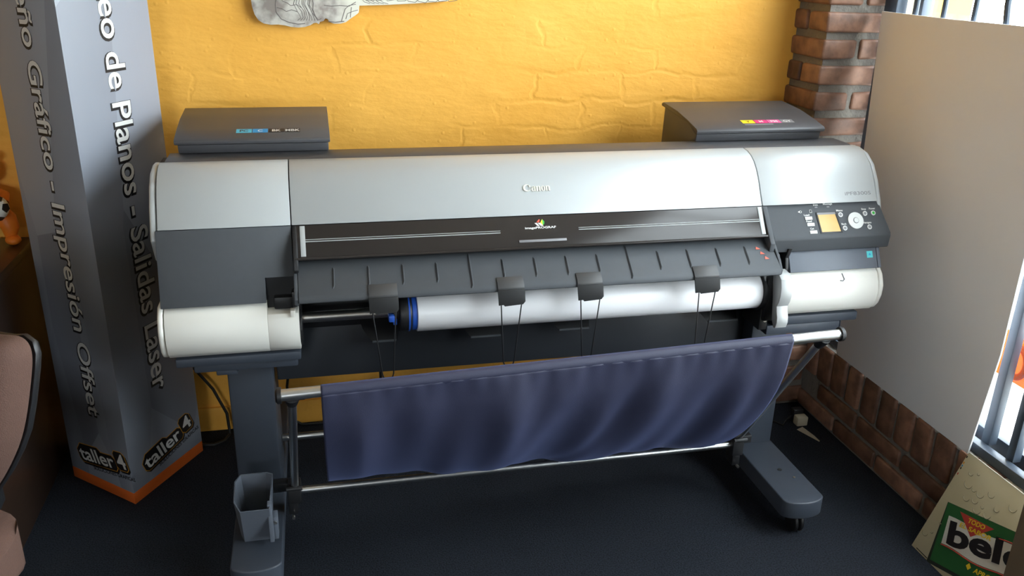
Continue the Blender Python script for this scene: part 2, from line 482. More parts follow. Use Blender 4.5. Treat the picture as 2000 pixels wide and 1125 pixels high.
# outside: paving, house over the way
struct('ground', MB().box(1.85, 14, -8, 14, -.3, -.12), M['pave'])
hs = Thing('house', 'pale yellow house wall with an arched opening seen through the window', 'house', (6.1, 9.2, -.12))
h = MB()
h.poly([(6.0, 12, -.12), (6.0, 12, 5), (6.0, 7.0, 5), (6.0, 7.0, 1.62), (6.0, 7.2, 1.62), (6.0, 7.45, 1.5), (6.0, 7.55, 1.2), (6.0, 7.55, -.12)], (.3, 0, 0))
hs.part('facade', h, M['house'])
h2 = MB(); h2.tube([(5.98, 7.62, -.12), (5.98, 7.62, 1.2), (5.98, 7.5, 1.55), (5.98, 7.22, 1.69), (5.98, 7.0, 1.69)], .05, 8)
hs.part('arch_moulding', h2, M['house'])

sg = Thing('hanging_sign', 'orange sign on the outside of the window bars, seen from behind', 'sign', (1.80, 1.5, .45))
sg.part('sign_plate', MB().box(1.797, 1.803, 1.22, 1.80, .455, .585, .001), M['sign'])
tb = MB(); pts = [(1.795, 1.71+.034*math.cos(a), .515+.042*math.sin(a)) for a in [2*PI*i/28 for i in range(29)]]
tb.tube(pts, .009, 8)
sg.part('letter', tb, M['sign2'])
hk = MB()
for yy in (1.76, 1.27): hk.tube([(1.80, yy, .58), (1.80, yy, 2.31)], .0025, 6)
sg.part('hanging_wire', hk, M['frame'])

# ------------------------------------------------------------------ the printer
P = Thing('large_format_printer', 'wide silver and black floor-standing plotter printer with a navy catch basket', 'printer', (.57, 2.15, 0))
XL, XR, SA, SB = -.371, 1.514, -.069, 1.163
cov = [(2.165, 1.0125), (2.14, 1.0095), (2.118, 1.002), (2.098, .990), (2.08, .974), (2.064, .954), (2.05, .932), (2.036, .908), (2.0215, .885)]
def covin(d, zb=.885):
    return cov + [(2.05, zb-.004), (2.165, zb-.004)]
g = .0013
P.part('left_cover', MB().prism(covin(0), XL+g, SA-g, .0015, ang=50), M['silver'])
P.part('top_cover', MB().prism(covin(0), SA+g, SB-g, .0015, ang=50), M['silver'])
P.part('right_cover', MB().prism(covin(0), SB+g, XR-g, .0015, ang=50), M['silver'])
# end caps, silver above and white below
def endcap(x0, x1):
    up = [(2.165, 1.008), (2.12, .998), (2.085, .975), (2.055, .935), (2.03, .89), (2.018, .86), (2.05, .80), (2.2, .80), (2.2, 1.006)]
    return MB().prism(up, x0, x1, .005, ang=40, seg=3)
def lowcap(x0, x1):
    lo = [(1.985, .712), (1.962, .69), (1.949, .66), (1.949, .63), (1.957, .604), (1.972, .586), (1.995, .575), (2.2, .575), (2.2, .712)]
    return MB().prism(lo, x0, x1, .005, ang=40, seg=3)
P.part('end_cap', endcap(XL-.016, XL-.001), M['silver']); P.part('end_cap', endcap(XR+.001, XR+.016), M['silver'])
P.part('lower_end_cap', lowcap(XL-.014, XL-.001), M['white']); P.part('lower_end_cap', lowcap(XR+.001, XR+.016), M['white'])
# dark core, housings
core = MB()
core.prism([(2.16, 1.004), (2.10, .98), (2.06, .935), (2.035, .88), (2.06, .80), (2.255, .80), (2.255, 1.004)], XL-.004, XR+.004)
core.box(XL+.002, -.15, 2.0, 2.30, .57, .80).box(-.15, -.075, 2.03, 2.44, .57, .80).box(1.245, XR-.002, 2.0, 2.44, .57, .80)
core.box(-.075, 1.245, 2.17, 2.44, .59, .80)
P.part('chassis', core, M['core'])
P.part('top_deck', MB().prism([(2.166, 1.0085), (2.175, 1.0135), (2.262, 1.0135), (2.262, 1.0), (2.166, 1.0)], XL+.012, XR-.012, .001), M['tank'])
P.part('rear_housing', MB().prism([(2.24, .62), (2.24, .985), (2.30, .975), (2.52, .925), (2.55, .90), (2.55, .62)], XL+.01, XR-.01, .006), M['tank'])

# ink tank boxes
def tank(x0, x1, name):
    prof = [(2.262, 1.0), (2.255, 1.035), (2.236, 1.039), (2.231, 1.046), (2.238, 1.0525), (2.30, 1.066), (2.38, 1.079), (2.49, 1.087), (2.505, 1.08), (2.51, 1.0)]
    body = MB().prism([(2.263, .93), (2.263, 1.0138), (2.25, 1.0138), (2.245, 1.036), (2.30, 1.058), (2.38, 1.071), (2.49, 1.079), (2.50, .93)], x0+.006, x1-.004, .003)
    o = P.part(name, body, M['tank'])
    lid = MB().prism([(2.243, 1.037), (2.233, 1.040), (2.231, 1.047), (2.238, 1.053), (2.30, 1.0662), (2.38, 1.0792), (2.49, 1.0872), (2.503, 1.083), (2.503, 1.075), (2.30, 1.0585)], x0, x1, .0015, ang=60)
    l = P.part('tank_lid', lid, M['tank'], o)
    return o, l
t1, l1 = tank(-.343, .036, 'ink_tank_box')
t2, l2 = tank(1.05, 1.452, 'ink_tank_box')
def lidpt(x, t):   # point on the lid's sloping top, t metres behind its lip
    yz = [(2.238, 1.053), (2.30, 1.0662), (2.38, 1.0792)]
    y = 2.238+t
    for (a, b), (c, d) in zip(yz, yz[1:]):
        if y <= c: return Vector((x, y, b+(d-b)*(y-a)/(c-a)))
    return Vector((x, y, yz[-1][1]))
def inklabels(xs, cols, txts, lid, t0=.032, t1_=.054):
    for i in range(4):
        a, b = lidpt(xs[i]+.001, t0), lidpt(xs[i]+.001, t1_)
        w = xs[i+1]-xs[i]-.002
        m = MB()
        up = (b-a)
        nn = Vector((1, 0, 0)).cross(up).normalized()*.0006
        m.poly([a, a+Vector((w, 0, 0)), b+Vector((w, 0, 0)), b], nn, 0, cols[i][0])
        m.text(txts[i], a+Vector((w*.5, 0, 0))+up*.2, (1, 0, 0), up, h=up.length*.55, m=cols[i][1], lift=.0005, off=.02, align='C')
        P.part('ink_label', m, None, lid)
inklabels([-.1975, -.1573, -.1175, -.077, -.037], [(M['cyan'], M['black_ink']), (M['cyan2'], M['ink']), (M['black_ink'], M['ink']), (M['black_ink'], M['ink'])], ['PC', 'C', 'BK', 'MBK'], l1)
inklabels([1.208, 1.2495, 1.2905, 1.333, 1.375], [(M['yellow'], M['black_ink']), (M['magenta'], M['ink']), (M['pink'], M['ink']), (M['lgrey'], M['ink'])], ['Y', 'M', 'PM', 'GY'], l2)
m = MB(); a, b = lidpt(1.21, .02), lidpt(1.21, .026); m.poly([a, a+Vector((.09, 0, 0)), b+Vector((.09, 0, 0)), b], (0, 0, .0005)); P.part('print_line', m, M['lgrey'], l2)

# brand letters on the cover (chrome, raised)
def cover_frame(z):   # point and up direction on the cover at height z
    for (a, b), (c, d) in zip(cov, cov[1:]):
        if d <= z <= b:
            t = (z-b)/(d-b); return Vector((0, a+(c-a)*t, z)), Vector((0, a-c, b-d)).normalized()
c0, cu = cover_frame(.9385)
def canon(mb, o, u, v, w, hgt, mt):
    """serif logo letters drawn as contours: C a n o n"""
    def ell(cx, cy, rx, ry, a0=0, a1=360, n=20):
        return [(cx+rx*math.cos(math.radians(a0+(a1-a0)*i/n)), cy+ry*math.sin(math.radians(a0+(a1-a0)*i/n))) for i in range(n+1)]
    polys = []
    def band(outer, inner): polys.extend([[outer[i], outer[i+1], inner[i+1], inner[i]] for i in range(len(outer)-1)])
    # C with its long pointed upper terminal
    band(ell(.55, .5, .52, .52, 52, 300), ell(.70, .52, .40, .40, 62, 285))
    polys.append([(.86, .92), (1.12, .70), (.88, .62), (.80, .80)])
    polys.append([(.80, .06), (1.10, .24), (1.06, .28), (.78, .14)])
    # a
    ox = 1.15
    band(ell(ox+.24, .26, .24, .28, 0, 360), ell(ox+.28, .26, .12, .18, 0, 360))
    polys.append([(ox+.36, 0), (ox+.58, 0), (ox+.58, .55), (ox+.36, .55)])
    band(ell(ox+.31, .52, .27, .22, 0, 165), ell(ox+.28, .52, .10, .15, 0, 165))
    for ox in (1.83, 3.13):                      # n
        polys.append([(ox, 0), (ox+.22, 0), (ox+.22, .72), (ox, .72)])
        polys.append([(ox-.07, .64), (ox, .64), (ox, .72), (ox-.07, .70)])
        polys.append([(ox+.36, 0), (ox+.58, 0), (ox+.58, .5), (ox+.36, .5)])
        band(ell(ox+.36, .5, .22, .24, 0, 150), ell(ox+.29, .5, .07, .15, 0, 150))
    ox = 2.50                                    # o
    band(ell(ox+.27, .36, .30, .38, 0, 360), ell(ox+.27, .36, .09, .31, 0, 360))
    sx = w/3.75; sy = hgt/1.02
    u = Vector(u); v = Vector(v); n = u.cross(v)
    for p in polys:
        try: mb.poly([Vector(o)+u*(x*sx)+v*(y*sy)+n*.0002 for x, y in p], n*.0022, 0, mt)
        except ValueError: pass
lb = MB(); canon(lb, c0+Vector((.506, 0, 0)), (1, 0, 0), cu, .072, .0185, M['chrome'])
P.part('brand_letters', lb, M['chrome'], label='raised pale brand letters')
c1, cu1 = cover_frame(.902)
lb = MB().text('iPF8300S', c1+Vector((1.416, 0, 0)), (1, 0, 0), cu1, w=.08, h=.0095, m=M['lgrey'], off=.005)
P.part('model_letters', lb, None)

# smoked window below the cover
w0, w1 = Vector((0, 2.0205, .884)), Vector((0, 1.972, .814))
wd = (w1-w0).normalized(); wlen = (w1-w0).length; wn_ = Vector((1, 0, 0)).cross(-wd).normalized()
def wpt(x, t, lift=0): return Vector((x, 0, 0))+w0+wd*t+wn_*lift
wb = MB().poly([wpt(SA+.004, 0), wpt(SB-.001, 0), wpt(SB-.001, wlen), wpt(SA+.004, wlen)], -wn_*.012, .001)
win = P.part('front_window', wb, M['window'])
for xa, xb in ((-.050, -.038), (1.146, 1.158)):
    P.part('clear_strip', MB().poly([wpt(xa, .002), wpt(xb, .002), wpt(xb, .078), wpt(xa, .078)], wn_*.0012, .0004), M['strip'], win)
sl = MB()
for t, r_ in ((.0365, .0009), (.0415, .0013)):
    for xa, xb in ((-.038, .437), (.641, 1.146)):
        sl.tube([wpt(xa, t, .0006), wpt(xb, t, .0006)], r_, 6)
P.part('seam_ridge', sl, M['strip'], win)
P.part('front_lip', MB().tube([wpt(SA+.006, wlen-.001, .0015), wpt(SB+.004, wlen-.001, .0015)], .0035, 10), M['window'], win)
P.part('window_handle', MB().poly([wpt(.482, .063), wpt(.606, .063), wpt(.606, .0695), wpt(.482, .0695)], wn_*.0022, .0005), M['lgrey'], win)
lg = MB()
def wq(pts, mt): lg.poly([wpt(x, t, .0003) for x, t in pts], wn_*.0008, 0, mt)
cx_ = .5415
wq([(cx_-.0145, .0195), (cx_-.0085, .0195), (cx_-.0020, .0275), (cx_-.0075, .0275)], M['ink'])
wq([(cx_-.0060, .0195), (cx_+.0010, .0195), (cx_+.0080, .0275), (cx_+.0010, .0275)], M['ink'])
wq([(cx_-.0095, .0180), (cx_-.0030, .0105), (cx_+.0005, .0105), (cx_-.0020, .0180)], M['red'])
wq([(cx_+.0010, .0185), (cx_+.0065, .0100), (cx_+.0065, .0265), ], M['lime'])
wq([(cx_+.0065, .0100), (cx_+.0115, .0165), (cx_+.0105, .0225), (cx_+.0065, .0265)], M['green'])
lg.text('imagePROGRAF', wpt(.5015, .0345), (1, 0, 0), -wd, w=.080, h=.0052, m=M['ink'], off=.03, lift=.0003)
P.part('series_logo', lg, None, win)
# side cheeks of the window
ck = MB().prism([(2.02, .884), (1.968, .815), (1.962, .79), (1.975, .76), (2.03, .76), (2.06, .87)], SA+.001, SA+.012, .002)
P.part('window_cheek', ck, M['black'])
ck = MB().prism([(2.02, .884), (1.966, .818), (1.950, .80), (1.955, .77), (1.97, .76), (2.03, .76), (2.06, .87)], SB-.001, SB+.013, .002)
P.part('window_cheek', ck, M['grey'])

# paper output ramp with its ribs
r0, r1 = Vector((0, 1.990, .8035)), Vector((0, 1.909, .744))
rd = (r1-r0).normalized(); rlen = (r1-r0).length; rn = Vector((1, 0, 0)).cross(-rd).normalized()
def rpt(x, t, l=0): return Vector((x, 0, 0))+r0+rd*t+rn*l
RX0, RX1 = -.060, 1.178
rb = MB().prism([(2.0, .8035), (1.990, .8035), (1.955, .777), (1.925, .7555), (1.912, .7455), (1.9055, .738), (1.905, .7295), (1.909, .7265), (1.93, .734), (2.0, .785)], RX0, RX1, .001, ang=50)
rmp = P.part('output_ramp', rb, M['grey'])
sx = [.0, .1035, .3480, .5980, .7600, 1.0]
for i in range(14):
    x = .0215+i*.0825
    long_ = i in (1, 4, 7, 9)
    e = .104 if i in (4, 9) else .083
    s0 = .0 if i in (4, 9) else .022
    rbm = MB()
    a, b, c = rpt(x, s0, .0), rpt(x-.003, e, .0), None
    d = Vector((.0022, 0, 0))
    rbm.poly([rpt(x, s0, 0), rpt(x+.0016, s0+.008, .0035), rpt(x+.0005, e-.008, .0035), rpt(x-.003, e, 0), rpt(x-.006, e-.004, -.002), rpt(x-.003, s0, -.002)], (.003, 0, 0), .0006)
    P.part('rib', rbm, M['grey'], rmp)
for i, (x, t) in enumerate([(1.129, .026), (1.137, .042), (1.145, .058)]):
    P.part('red_arrow', MB().poly([rpt(x, t, .0002), rpt(x+.010, t+.009, .0002), rpt(x-.003, t+.009, .0002)], rn*.0005), M['red'], rmp)
P.part('ramp_cheek', MB().prism([(2.0, .812), (1.965, .792), (1.93, .762), (1.912, .738), (1.915, .725), (2.0, .76)], RX1, RX1+.008, .002), M['grey'])
P.part('ramp_cheek', MB().prism([(2.0, .806), (1.93, .758), (1.908, .738), (1.91, .722), (2.0, .75)], RX0-.010, RX0, .002), M['grey'])

# left front panel, white pod below, notch recess
lp = [(2.0205, .8835), (1.9955, .80), (1.9680, .7105), (1.99, .704), (2.05, .88)]
n0 = .0
def lpt(x, z):
    t = (.8835-z)/(.8835-.7105); return Vector((x, 2.0205-.0525*t, z))
pts = [lpt(XL-.004, .8835), lpt(SA-.001, .8835), lpt(SA-.001, .768), lpt(-.137, .768), lpt(-.137, .7105), lpt(XL-.004, .7105)]
P.part('left_panel', MB().poly(pts, (0, .02, 0), .0015), M['grey'])
P.part('recess', MB().box(-.137, -.06, 1.995, 2.03, .68, .77).box(-.120, -.075, 1.975, 2.0, .69, .72, .003).box(-.078, -.066, 1.968, 1.99, .695, .735, .003), M['black'])
wprof = [(1.985, .7085), (1.966, .695), (1.953, .672), (1.9465, .645), (1.9475, .622), (1.956, .599), (1.970, .584), (1.992, .576), (2.15, .576), (2.15, .7085)]
wprof2 = [(1.985, .688), (1.960, .684), (1.953, .672), (1.9465, .645), (1.9475, .622), (1.956, .599), (1.970, .584), (1.992, .576), (2.15, .576), (2.15, .688)]
wl_ = MB().prism(wprof, XL+g, -.137, .001, ang=50).prism(wprof2, -.137, -.064, .0015, ang=50)
lpod = P.part('lower_left_cover', wl_, M['white'])
P.part('latch_tab', MB().box(-.083, -.072, 1.950, 1.972, .677, .694, .0015), M['white'], lpod)
P.part('pod_side', MB().prism([(1.99, .68), (1.966, .665), (1.955, .64), (1.962, .605), (1.99, .585), (2.1, .585), (2.1, .68)], -.0645, -.058, .001), M['black'])
# trays under the pods
P.part('under_tray', MB().box(XL+.012, -.066, 1.972, 2.40, .553, .5755, .004), M['stand'])
P.part('under_tray', MB().box(XL+.05, -.075, 1.985, 2.35, .530, .553, .004).box(XL+.10, XL+.15, 1.99, 2.04, .517, .531, .003), M['stand'])
P.part('under_tray', MB().box(1.215, XR-.035, 1.972, 2.40, .549, .5755, .004), M['stand'])
P.part('under_tray', MB().box(1.20, XR-.085, 1.975, 2.35, .520, .549, .004).box(1.30, 1.40, 2.0, 2.1, .505, .521, .003), M['stand'])

# right white pod, slate strip, control panel
rpod = P.part('lower_right_cover', MB().prism(wprof, 1.238, XR-g, .001, ang=50), M['white'])
nt_ = MB(); nt_.tube([(1.402, 1.967, .697), (1.407, 1.958, .683), (1.402, 1.956, .679), (1.394, 1.957, .680), (1.385, 1.961, .686)][:4], .0016, 8)
P.part('grip_notch', nt_, M['lgrey'], rpod)
st = [(1.9925, .760), (1.9665, .7085), (1.985, .700), (2.03, .760)]
strip = P.part('slate_strip', MB().prism(st, 1.243, XR-.002, .001), M['greyb'])
P.part('strip_end', MB().prism(st, XR-.0005, XR+.010, .002), M['greyb'])
su = (Vector((0, 1.9925, .760))-Vector((0, 1.9665, .7085))); so = Vector((1.482, 1.9665, .7085))+su*.5
sn = Vector((1, 0, 0)).cross(su).normalized()
sk = MB().poly([so, so+Vector((.018, 0, 0)), so+Vector((.018, 0, 0))+su*.32, so+su*.32], sn*.0006, 0, M['teal'])
sk.poly([so+Vector((.005, 0, 0))+su*.12, so+Vector((.013, 0, 0))+su*.12, so+Vector((.009, 0, 0))+su*.24], sn*.0009, 0, M['cyan2'])
P.part('sticker', sk, None, strip)
cpA, cpB = Vector((0, 2.0305, .886)), Vector((0, 1.978, .806))
cd = (cpB-cpA).normalized(); cn = Vector((1, 0, 0)).cross(-cd).normalized()
def cpt(x, t, l=0): return Vector((x, 0, 0))+cpA+cd*t+cn*l
cp = MB().poly([(1.166, 2.0305, .8835), (1.186, 1.978, .8065), (1.186, 1.9755, .7985), (1.190, 1.984, .762), (1.19, 2.03, .755), (1.17, 2.06, .8835)], (.3555, 0, 0), .0025, seg=3)
pan = P.part('control_panel', cp, M['grey'])
# screen, dial, buttons, print
P.part('screen_bezel', MB().poly([cpt(1.321, .0285), cpt(1.383, .0285), cpt(1.393, .0895), cpt(1.326, .0895)], cn*.0012, .0005), M['black'], pan)
P.part('screen', MB().poly([cpt(1.3255, .036), cpt(1.3785, .036), cpt(1.3875, .0855), cpt(1.3302, .0855)], cn*.0018, 0), M['lcd'], pan)
P.part('screen_header', MB().poly([cpt(1.3240, .0305), cpt(1.3795, .0305), cpt(1.3805, .0365), cpt(1.3245, .0365)], cn*.0021, 0), M['lgrey'], pan)
def disc(x, t, r, h, m): return MB().tube([cpt(x, t, -.001), cpt(x, t, h*.8), cpt(x, t, h)], [r, r, r*.9], 28, m)
dl = P.part('dial', disc(1.4385, .057, .0235, .003, M['lightgrey']), None, pan)
P.part('dial_button', disc(1.4385, .057, .0085, .0045, M['lgrey']).tube([cpt(1.4385, .057, .0046), cpt(1.4385, .057, .0050)], .0068, 24, M['lightgrey']), None, pan)
for x, t, mm in ((1.3955, .0385, 'lightgrey'), (1.402, .077, 'lightgrey'), (1.4715, .038, 'lightgrey'), (1.4975, .0375, 'green'), (1.478, .077, 'lightgrey')):
    P.part('button', disc(x, t, .0068, .0016, M['lightgrey']).tube([cpt(x, t, .0016), cpt(x, t, .0020)], .0042, 20, M['green'] if mm == 'green' else M['lgrey']), None, pan)
for x, t in ((1.286, .044), (1.2895, .062), (1.294, .0835)):
    P.part('key', MB().poly([cpt(x, t-.004), cpt(x+.022, t-.004), cpt(x+.022, t+.005), cpt(x, t+.005)], cn*.0018, .0005), M['lightgrey'], pan)
for s_, x, t, w in (('Load', 1.285, .0375, .016), ('Feed', 1.289, .0555, .016), ('Cut', 1.297, .0765, .011), ('Data', 1.318, .0095, .014), ('Message', 1.348, .0085, .028), ('Menu', 1.385, .0285, .019), ('Back', 1.394, .0675, .015), ('Stop', 1.463, .0275, .014), ('Power', 1.487, .0270, .019), ('Navigate', 1.462, .0665, .024)):
    P.part('caption', MB().text(s_, cpt(x, t), (1, 0, 0), -cd, w=w, h=.0050, m=M['ink'], off=.02), None, pan)
for x in (1.3255, 1.362): P.part('indicator', MB().poly([cpt(x-.004, .0125), cpt(x+.004, .0125), cpt(x+.004, .0160), cpt(x-.004, .0160)], cn*.0006, 0, M['lgrey']), None, pan)
P.part('symbol', MB().poly([cpt(1.268, .0255), cpt(1.274, .0225), cpt(1.274, .0285)], cn*.0006, 0, M['ink']), None, pan)
P.part('symbol', MB().tube([cpt(1.2765+.003*math.cos(a), .0255+.003*math.sin(a), .0004) for a in [2*PI*i/16 for i in range(17)]], .0005, 5, M['ink']), None, pan)
P.part('symbol', MB().tube([cpt(1.304, .021, .0004), cpt(1.310, .021, .0004), cpt(1.310, .029, .0004), cpt(1.304, .029, .0004), cpt(1.304, .021, .0004)], .0006, 5, M['ink']), None, pan)
# hooked bracket between panel and pod, release lever
hb = MB().prism([(2.0, .765), (1.982, .772), (1.973, .775), (1.985, .745), (1.975, .712), (2.03, .70), (2.03, .765)], 1.232, 1.242, .001)
P.part('bracket_edge', hb, M['black'])
P.part('bracket', MB().prism([(2.0, .758), (1.985, .757), (1.965, .715), (1.98, .695), (2.03, .70), (2.03, .758)], 1.196, 1.214, .002), M['grey'])
lv = [(1.955, .726), (1.925, .722), (1.910, .712), (1.903, .690), (1.902, .668), (1.906, .648), (1.914, .634), (1.911, .622), (1.904, .606), (1.902, .590), (1.907, .574), (1.916, .571), (1.93, .59), (1.935, .62), (1.94, .65), (1.95, .69)]
P.part('release_lever', MB().prism(lv, 1.183, 1.2165, .0015, ang=60), M['lever'])
P.part('lever_housing', MB().box(1.17, 1.238, 1.95, 2.1, .575, .70, .004).box(1.165, 1.19, 1.96, 2.06, .545, .61, .003), M['black'])
P.part('screw', MB().tube([(1.178, 1.958, .578), (1.178, 1.952, .578)], .006, 12), M['steel'])

# rear plate and beam of the stand behind the roll
P.part('beam', MB().box(-.135, 1.20, 2.098, 2.14, .437, .60, .004), M['beam'])
P.part('media_plate', MB().prism([(2.16, .80), (2.10, .70), (2.085, .62), (2.09, .585), (2.11, .585), (2.18, .80)], -.06, 1.16, .002), M['black'])
P.part('paper_strip_slot', MB().box(-.035, .085, 2.07, 2.10, .675, .705, .002), M['lgrey'])
# media guides below the roll
for xa, xb, zz in ((.100, .182, .556), (.358, .458, .549), (.600, .704, .552), (1.036, 1.146, .545)):
    mg = MB().poly([(xa-.02, 2.10, zz+.075), (xa-.012, 2.06, zz+.03), (xa+.012, 2.035, zz), (xb-.006, 2.035, zz), (xb, 2.06, zz+.02), (xb, 2.10, zz+.075)], (0, .012, .008), .003, seg=3)
    o = P.part('media_guide', mg, M['black'])
    P.part('guide_edge', MB().tube([(xa+.013, 2.034, zz+.003), (xb-.007, 2.034, zz+.003)], .0035, 8), M['grey'], o)

# wire paper guides hanging from black clips on the ramp's edge
for (xa, xb, wa, wb_, ua, ub, zb) in ((.100, .170, .108, .162, .1275, .1505, .528), (.412, .480, .419, .470, .4285, .452, .537), (.615, .682, .622, .672, .634, .655, .535), (.929, .999, .940, .985, .945, .965, .525)):
    cl = MB().poly([(xa+.001, 1.926, .7575), (xa+.001, 1.911, .7462), (xa+.001, 1.9035, .738), (xa+.001, 1.9030, .728), (xa+.001, 1.901, .728), (xa+.001, 1.9012, .739), (xa+.001, 1.909, .748), (xa+.001, 1.925, .7593)], (xb-xa-.002, 0, 0), .0004)
    c = P.part('paper_guide', cl, M['clip'])
    fl = MB().poly([(xa, 1.8995, .7285), (xa, 1.902, .735), (xb, 1.902, .735), (xb, 1.8995, .7285), (xb, 1.892, .706), (xb-.006, 1.891, .699), (xa+.016, 1.891, .696), (xa+.013, 1.891, .700), (xa+.001, 1.891, .699)], (0, -.003, 0), .0004)
    P.part('flap', fl, M['core'], c)
    wr = MB().tube([(wa, 1.889, .700), (ua-.002, 1.885, zb+.012), (ua, 1.885, zb+.004), (ua+.004, 1.885, zb), (ub-.004, 1.885, zb), (ub, 1.885, zb+.004), (ub+.002, 1.885, zb+.012), (wb_, 1.889, .700)], .0016, 8)
    P.part('wire', wr, M['black'], c)

# stand: columns, feet, casters
for (x0, x1) in ((-.260, -.138), (1.195, 1.318)):
    col = P.part('column', MB().box(x0+.006, x1-.004, 2.05, 2.24, .118, .575, .006), M['stand'])
    xm, hw = (x0+x1)/2, (x1-x0)/2
    out = [(x0, 2.58), (x0, 1.765)] + [(xm-hw*math.cos(a), 1.765-.030*math.sin(a)) for a in [PI*i/14 for i in range(1, 14)]] + [(x1, 1.765), (x1, 2.58)]
    ft = MB().poly([(x, y, .068) for x, y in out], (0, 0, .052), .004, ang=40, seg=3)
    f = P.part('foot', ft, M['stand'])
    for yy in (1.782, 2.54):
        cs = MB().cyl_x(xm-.014, xm-.003, yy, .031, .031, 24, bev=.004).cyl_x(xm+.003, xm+.014, yy, .031, .031, 24, bev=.004).box(xm-.01, xm+.01, yy-.012, yy+.012, .03, .07)
        P.part('caster', cs, M['black'], f)
hl = MB().tube([(1.262, 1.90, .1195), (1.262, 1.90, .1208)], .007, 14); P.part('plug_cap', hl, M['black'])
P.part('screw', MB().tube([(1.283, 1.855, .1195), (1.283, 1.855, .122)], .004, 10), M['steel'])
P.part('crossbar', MB().cyl_x(-.14, 1.198, 2.18, .215, .010, 16), M['alu'])

# catch basket: two tubes, two arms, navy cloth
TL, TR = Vector((-.104, 1.63, .639)), Vector((1.205, 1.655, .667))
def rod(x):
    t = (x-TL.x)/(TR.x-TL.x); return TL+(TR-TL)*t
bk = P.part('basket_rod', MB().tube([TL, TR], .0125, 18), M['alu'])
for e_, d_ in ((TL, -1), (TR, 1)):
    P.part('rod_cap', MB().tube([e_-Vector((.004*d_, 0, 0)), e_+Vector((.004*d_, 0, 0)), e_+Vector((.008*d_, 0, 0))], [.0175, .0175, .013], 18), M['black'], bk)
LL, LR = Vector((-.092, 1.95, .190)), Vector((1.118, 1.95, .190))
P.part('lower_rod', MB().tube([LL, LR], .0095, 16), M['alu'])
for top, low, sd in ((rod(-.079), Vector((-.105, 1.95, .195)), -1), (rod(1.165), Vector((1.136, 1.95, .200)), 1)):
    ar = P.part('basket_arm', MB().tube([top, low], .0095, 14), M['alu'])
    dv = (low-top).normalized()
    P.part('arm_joint', MB().tube([top+dv*.008, top+dv*.022, top+dv*.04], [.017, .0155, .012], 16).tube([top+dv*.011-Vector((.026, 0, 0)), top+dv*.011+Vector((.026, 0, 0))], .0085, 12), M['black'], ar)
    br = MB().box(low.x-.018, low.x+.016, 1.925, 1.975, .165, .215, .004).box(low.x+sd*.008-.012, low.x+sd*.008+.012, 1.945, 1.99, .12, .17, .003)
    br.box(min(low.x, low.x+sd*.055), max(low.x, low.x+sd*.055), 1.955, 1.985, .185, .21, .003)
    br.tube([low+Vector((-.02, -.028, .02)), low+Vector((.02, -.028, .02))], .006, 10)
    P.part('arm_bracket', br, M['black'], ar)
    P.part('screw', MB().tube([low+Vector((sd*.008, -.012, -.075)), low+Vector((sd*.008, -.022, -.075))], .004, 10), M['steel'], ar)
prof = [(0, .012), (.006, -.02), (.02, -.085), (.046, -.15), (.09, -.225), (.15, -.305), (.215, -.375), (.28, -.43), (.34, -.47), (.40, -.49)]
def pr(v):
    f = v*(len(prof)-1); i = min(int(f), len(prof)-2); t = f-i
    def cr(k):
        p0 = prof[max(i-1, 0)][k]; p1 = prof[i][k]; p2 = prof[i+1][k]; p3 = prof[min(i+2, len(prof)-1)][k]
        return .5*((2*p1)+(-p0+p2)*t+(2*p0-5*p1+4*p2-p3)*t*t+(-p0+3*p1-3*p2+p3)*t**3)
    return cr(0), cr(1)
def cloth(u, v):
    x = -.020+u*(1.072+.020)
    if v < .06:
        a = PI*.5-(v/.06)*PI*1.0
        c = rod(x); return c+Vector((0, -math.cos(a)*.0145, math.sin(a)*.0145))
    vv = (v-.06)/.94
    dy, dz = pr(vv)
    c = rod(x)
    amp = min(1, vv*3.0)
    fold = .013*math.sin(u*19+vv*2.6)+.008*math.sin(u*37-vv*4+1)+.006*math.sin(u*61+2+vv*3)
    fold += .020*math.exp(-((u-.50-vv*-.12)/.035)**2)-.016*math.exp(-((u-.70-vv*-.18)/.03)**2)+.018*math.exp(-((u-.36-.02*vv)/.05)**2)
    pleat = .0011*math.sin(u*150)*max(0, 1-vv*5)
    edge = min(1, min(u, 1-u)*14)
    sc = .80+.28*u-.08*u*u; dyl = dy*sc; dz *= sc
    amp *= 1-.45*max(0, vv-.5)/.5
    return c+Vector((.012*math.sin(u*9)*vv*edge, -.0145+dyl-(fold*amp*edge*(.5+vv*.35))-pleat, dz-.012-.003*math.sin(u*19+2)*vv))
cl = MB().grid(cloth, 220, 70)
co = P.part('basket_cloth', cl, M['cloth'], smooth=180)
sm = co.modifiers.new('thick', 'SOLIDIFY'); sm.thickness = .0012

# ------------------------------------------------------------------ paper roll on its spindle
R = Thing('paper_roll', 'glossy white paper roll on a steel spindle in the front of the printer', 'paper roll', (.69, 2.0, .652))
RY, RZ = 2.0, .652
R.part('paper', MB().cyl_x(.222, 1.160, RY, RZ, .0515, 64, bev=.0015), M['paper'])
R.part('core_ring', MB().cyl_x(.209, .2225, RY, RZ, .0475, 48, bev=.002).cyl_x(.200, .204, RY, RZ, .050, 48), M['blue'], label='blue ring at the end of the roll')
R.part('holder_flange', MB().cyl_x(.178, .209, RY, RZ, .049, 40, bev=.003).cyl_x(.162, .18, RY, RZ, .030, 32, bev=.003), M['black'])
R.part('holder_flange', MB().cyl_x(1.160, 1.176, RY, RZ, .058, 48, bev=.003).cyl_x(1.174, 1.205, RY, RZ, .046, 12, bev=.004).cyl_x(1.2, 1.225, RY, RZ, .026, 32, bev=.003), M['black'])
R.part('spindle', MB().cyl_x(-.068, 1.235, RY, RZ+.002, .0135, 24), M['steel'])
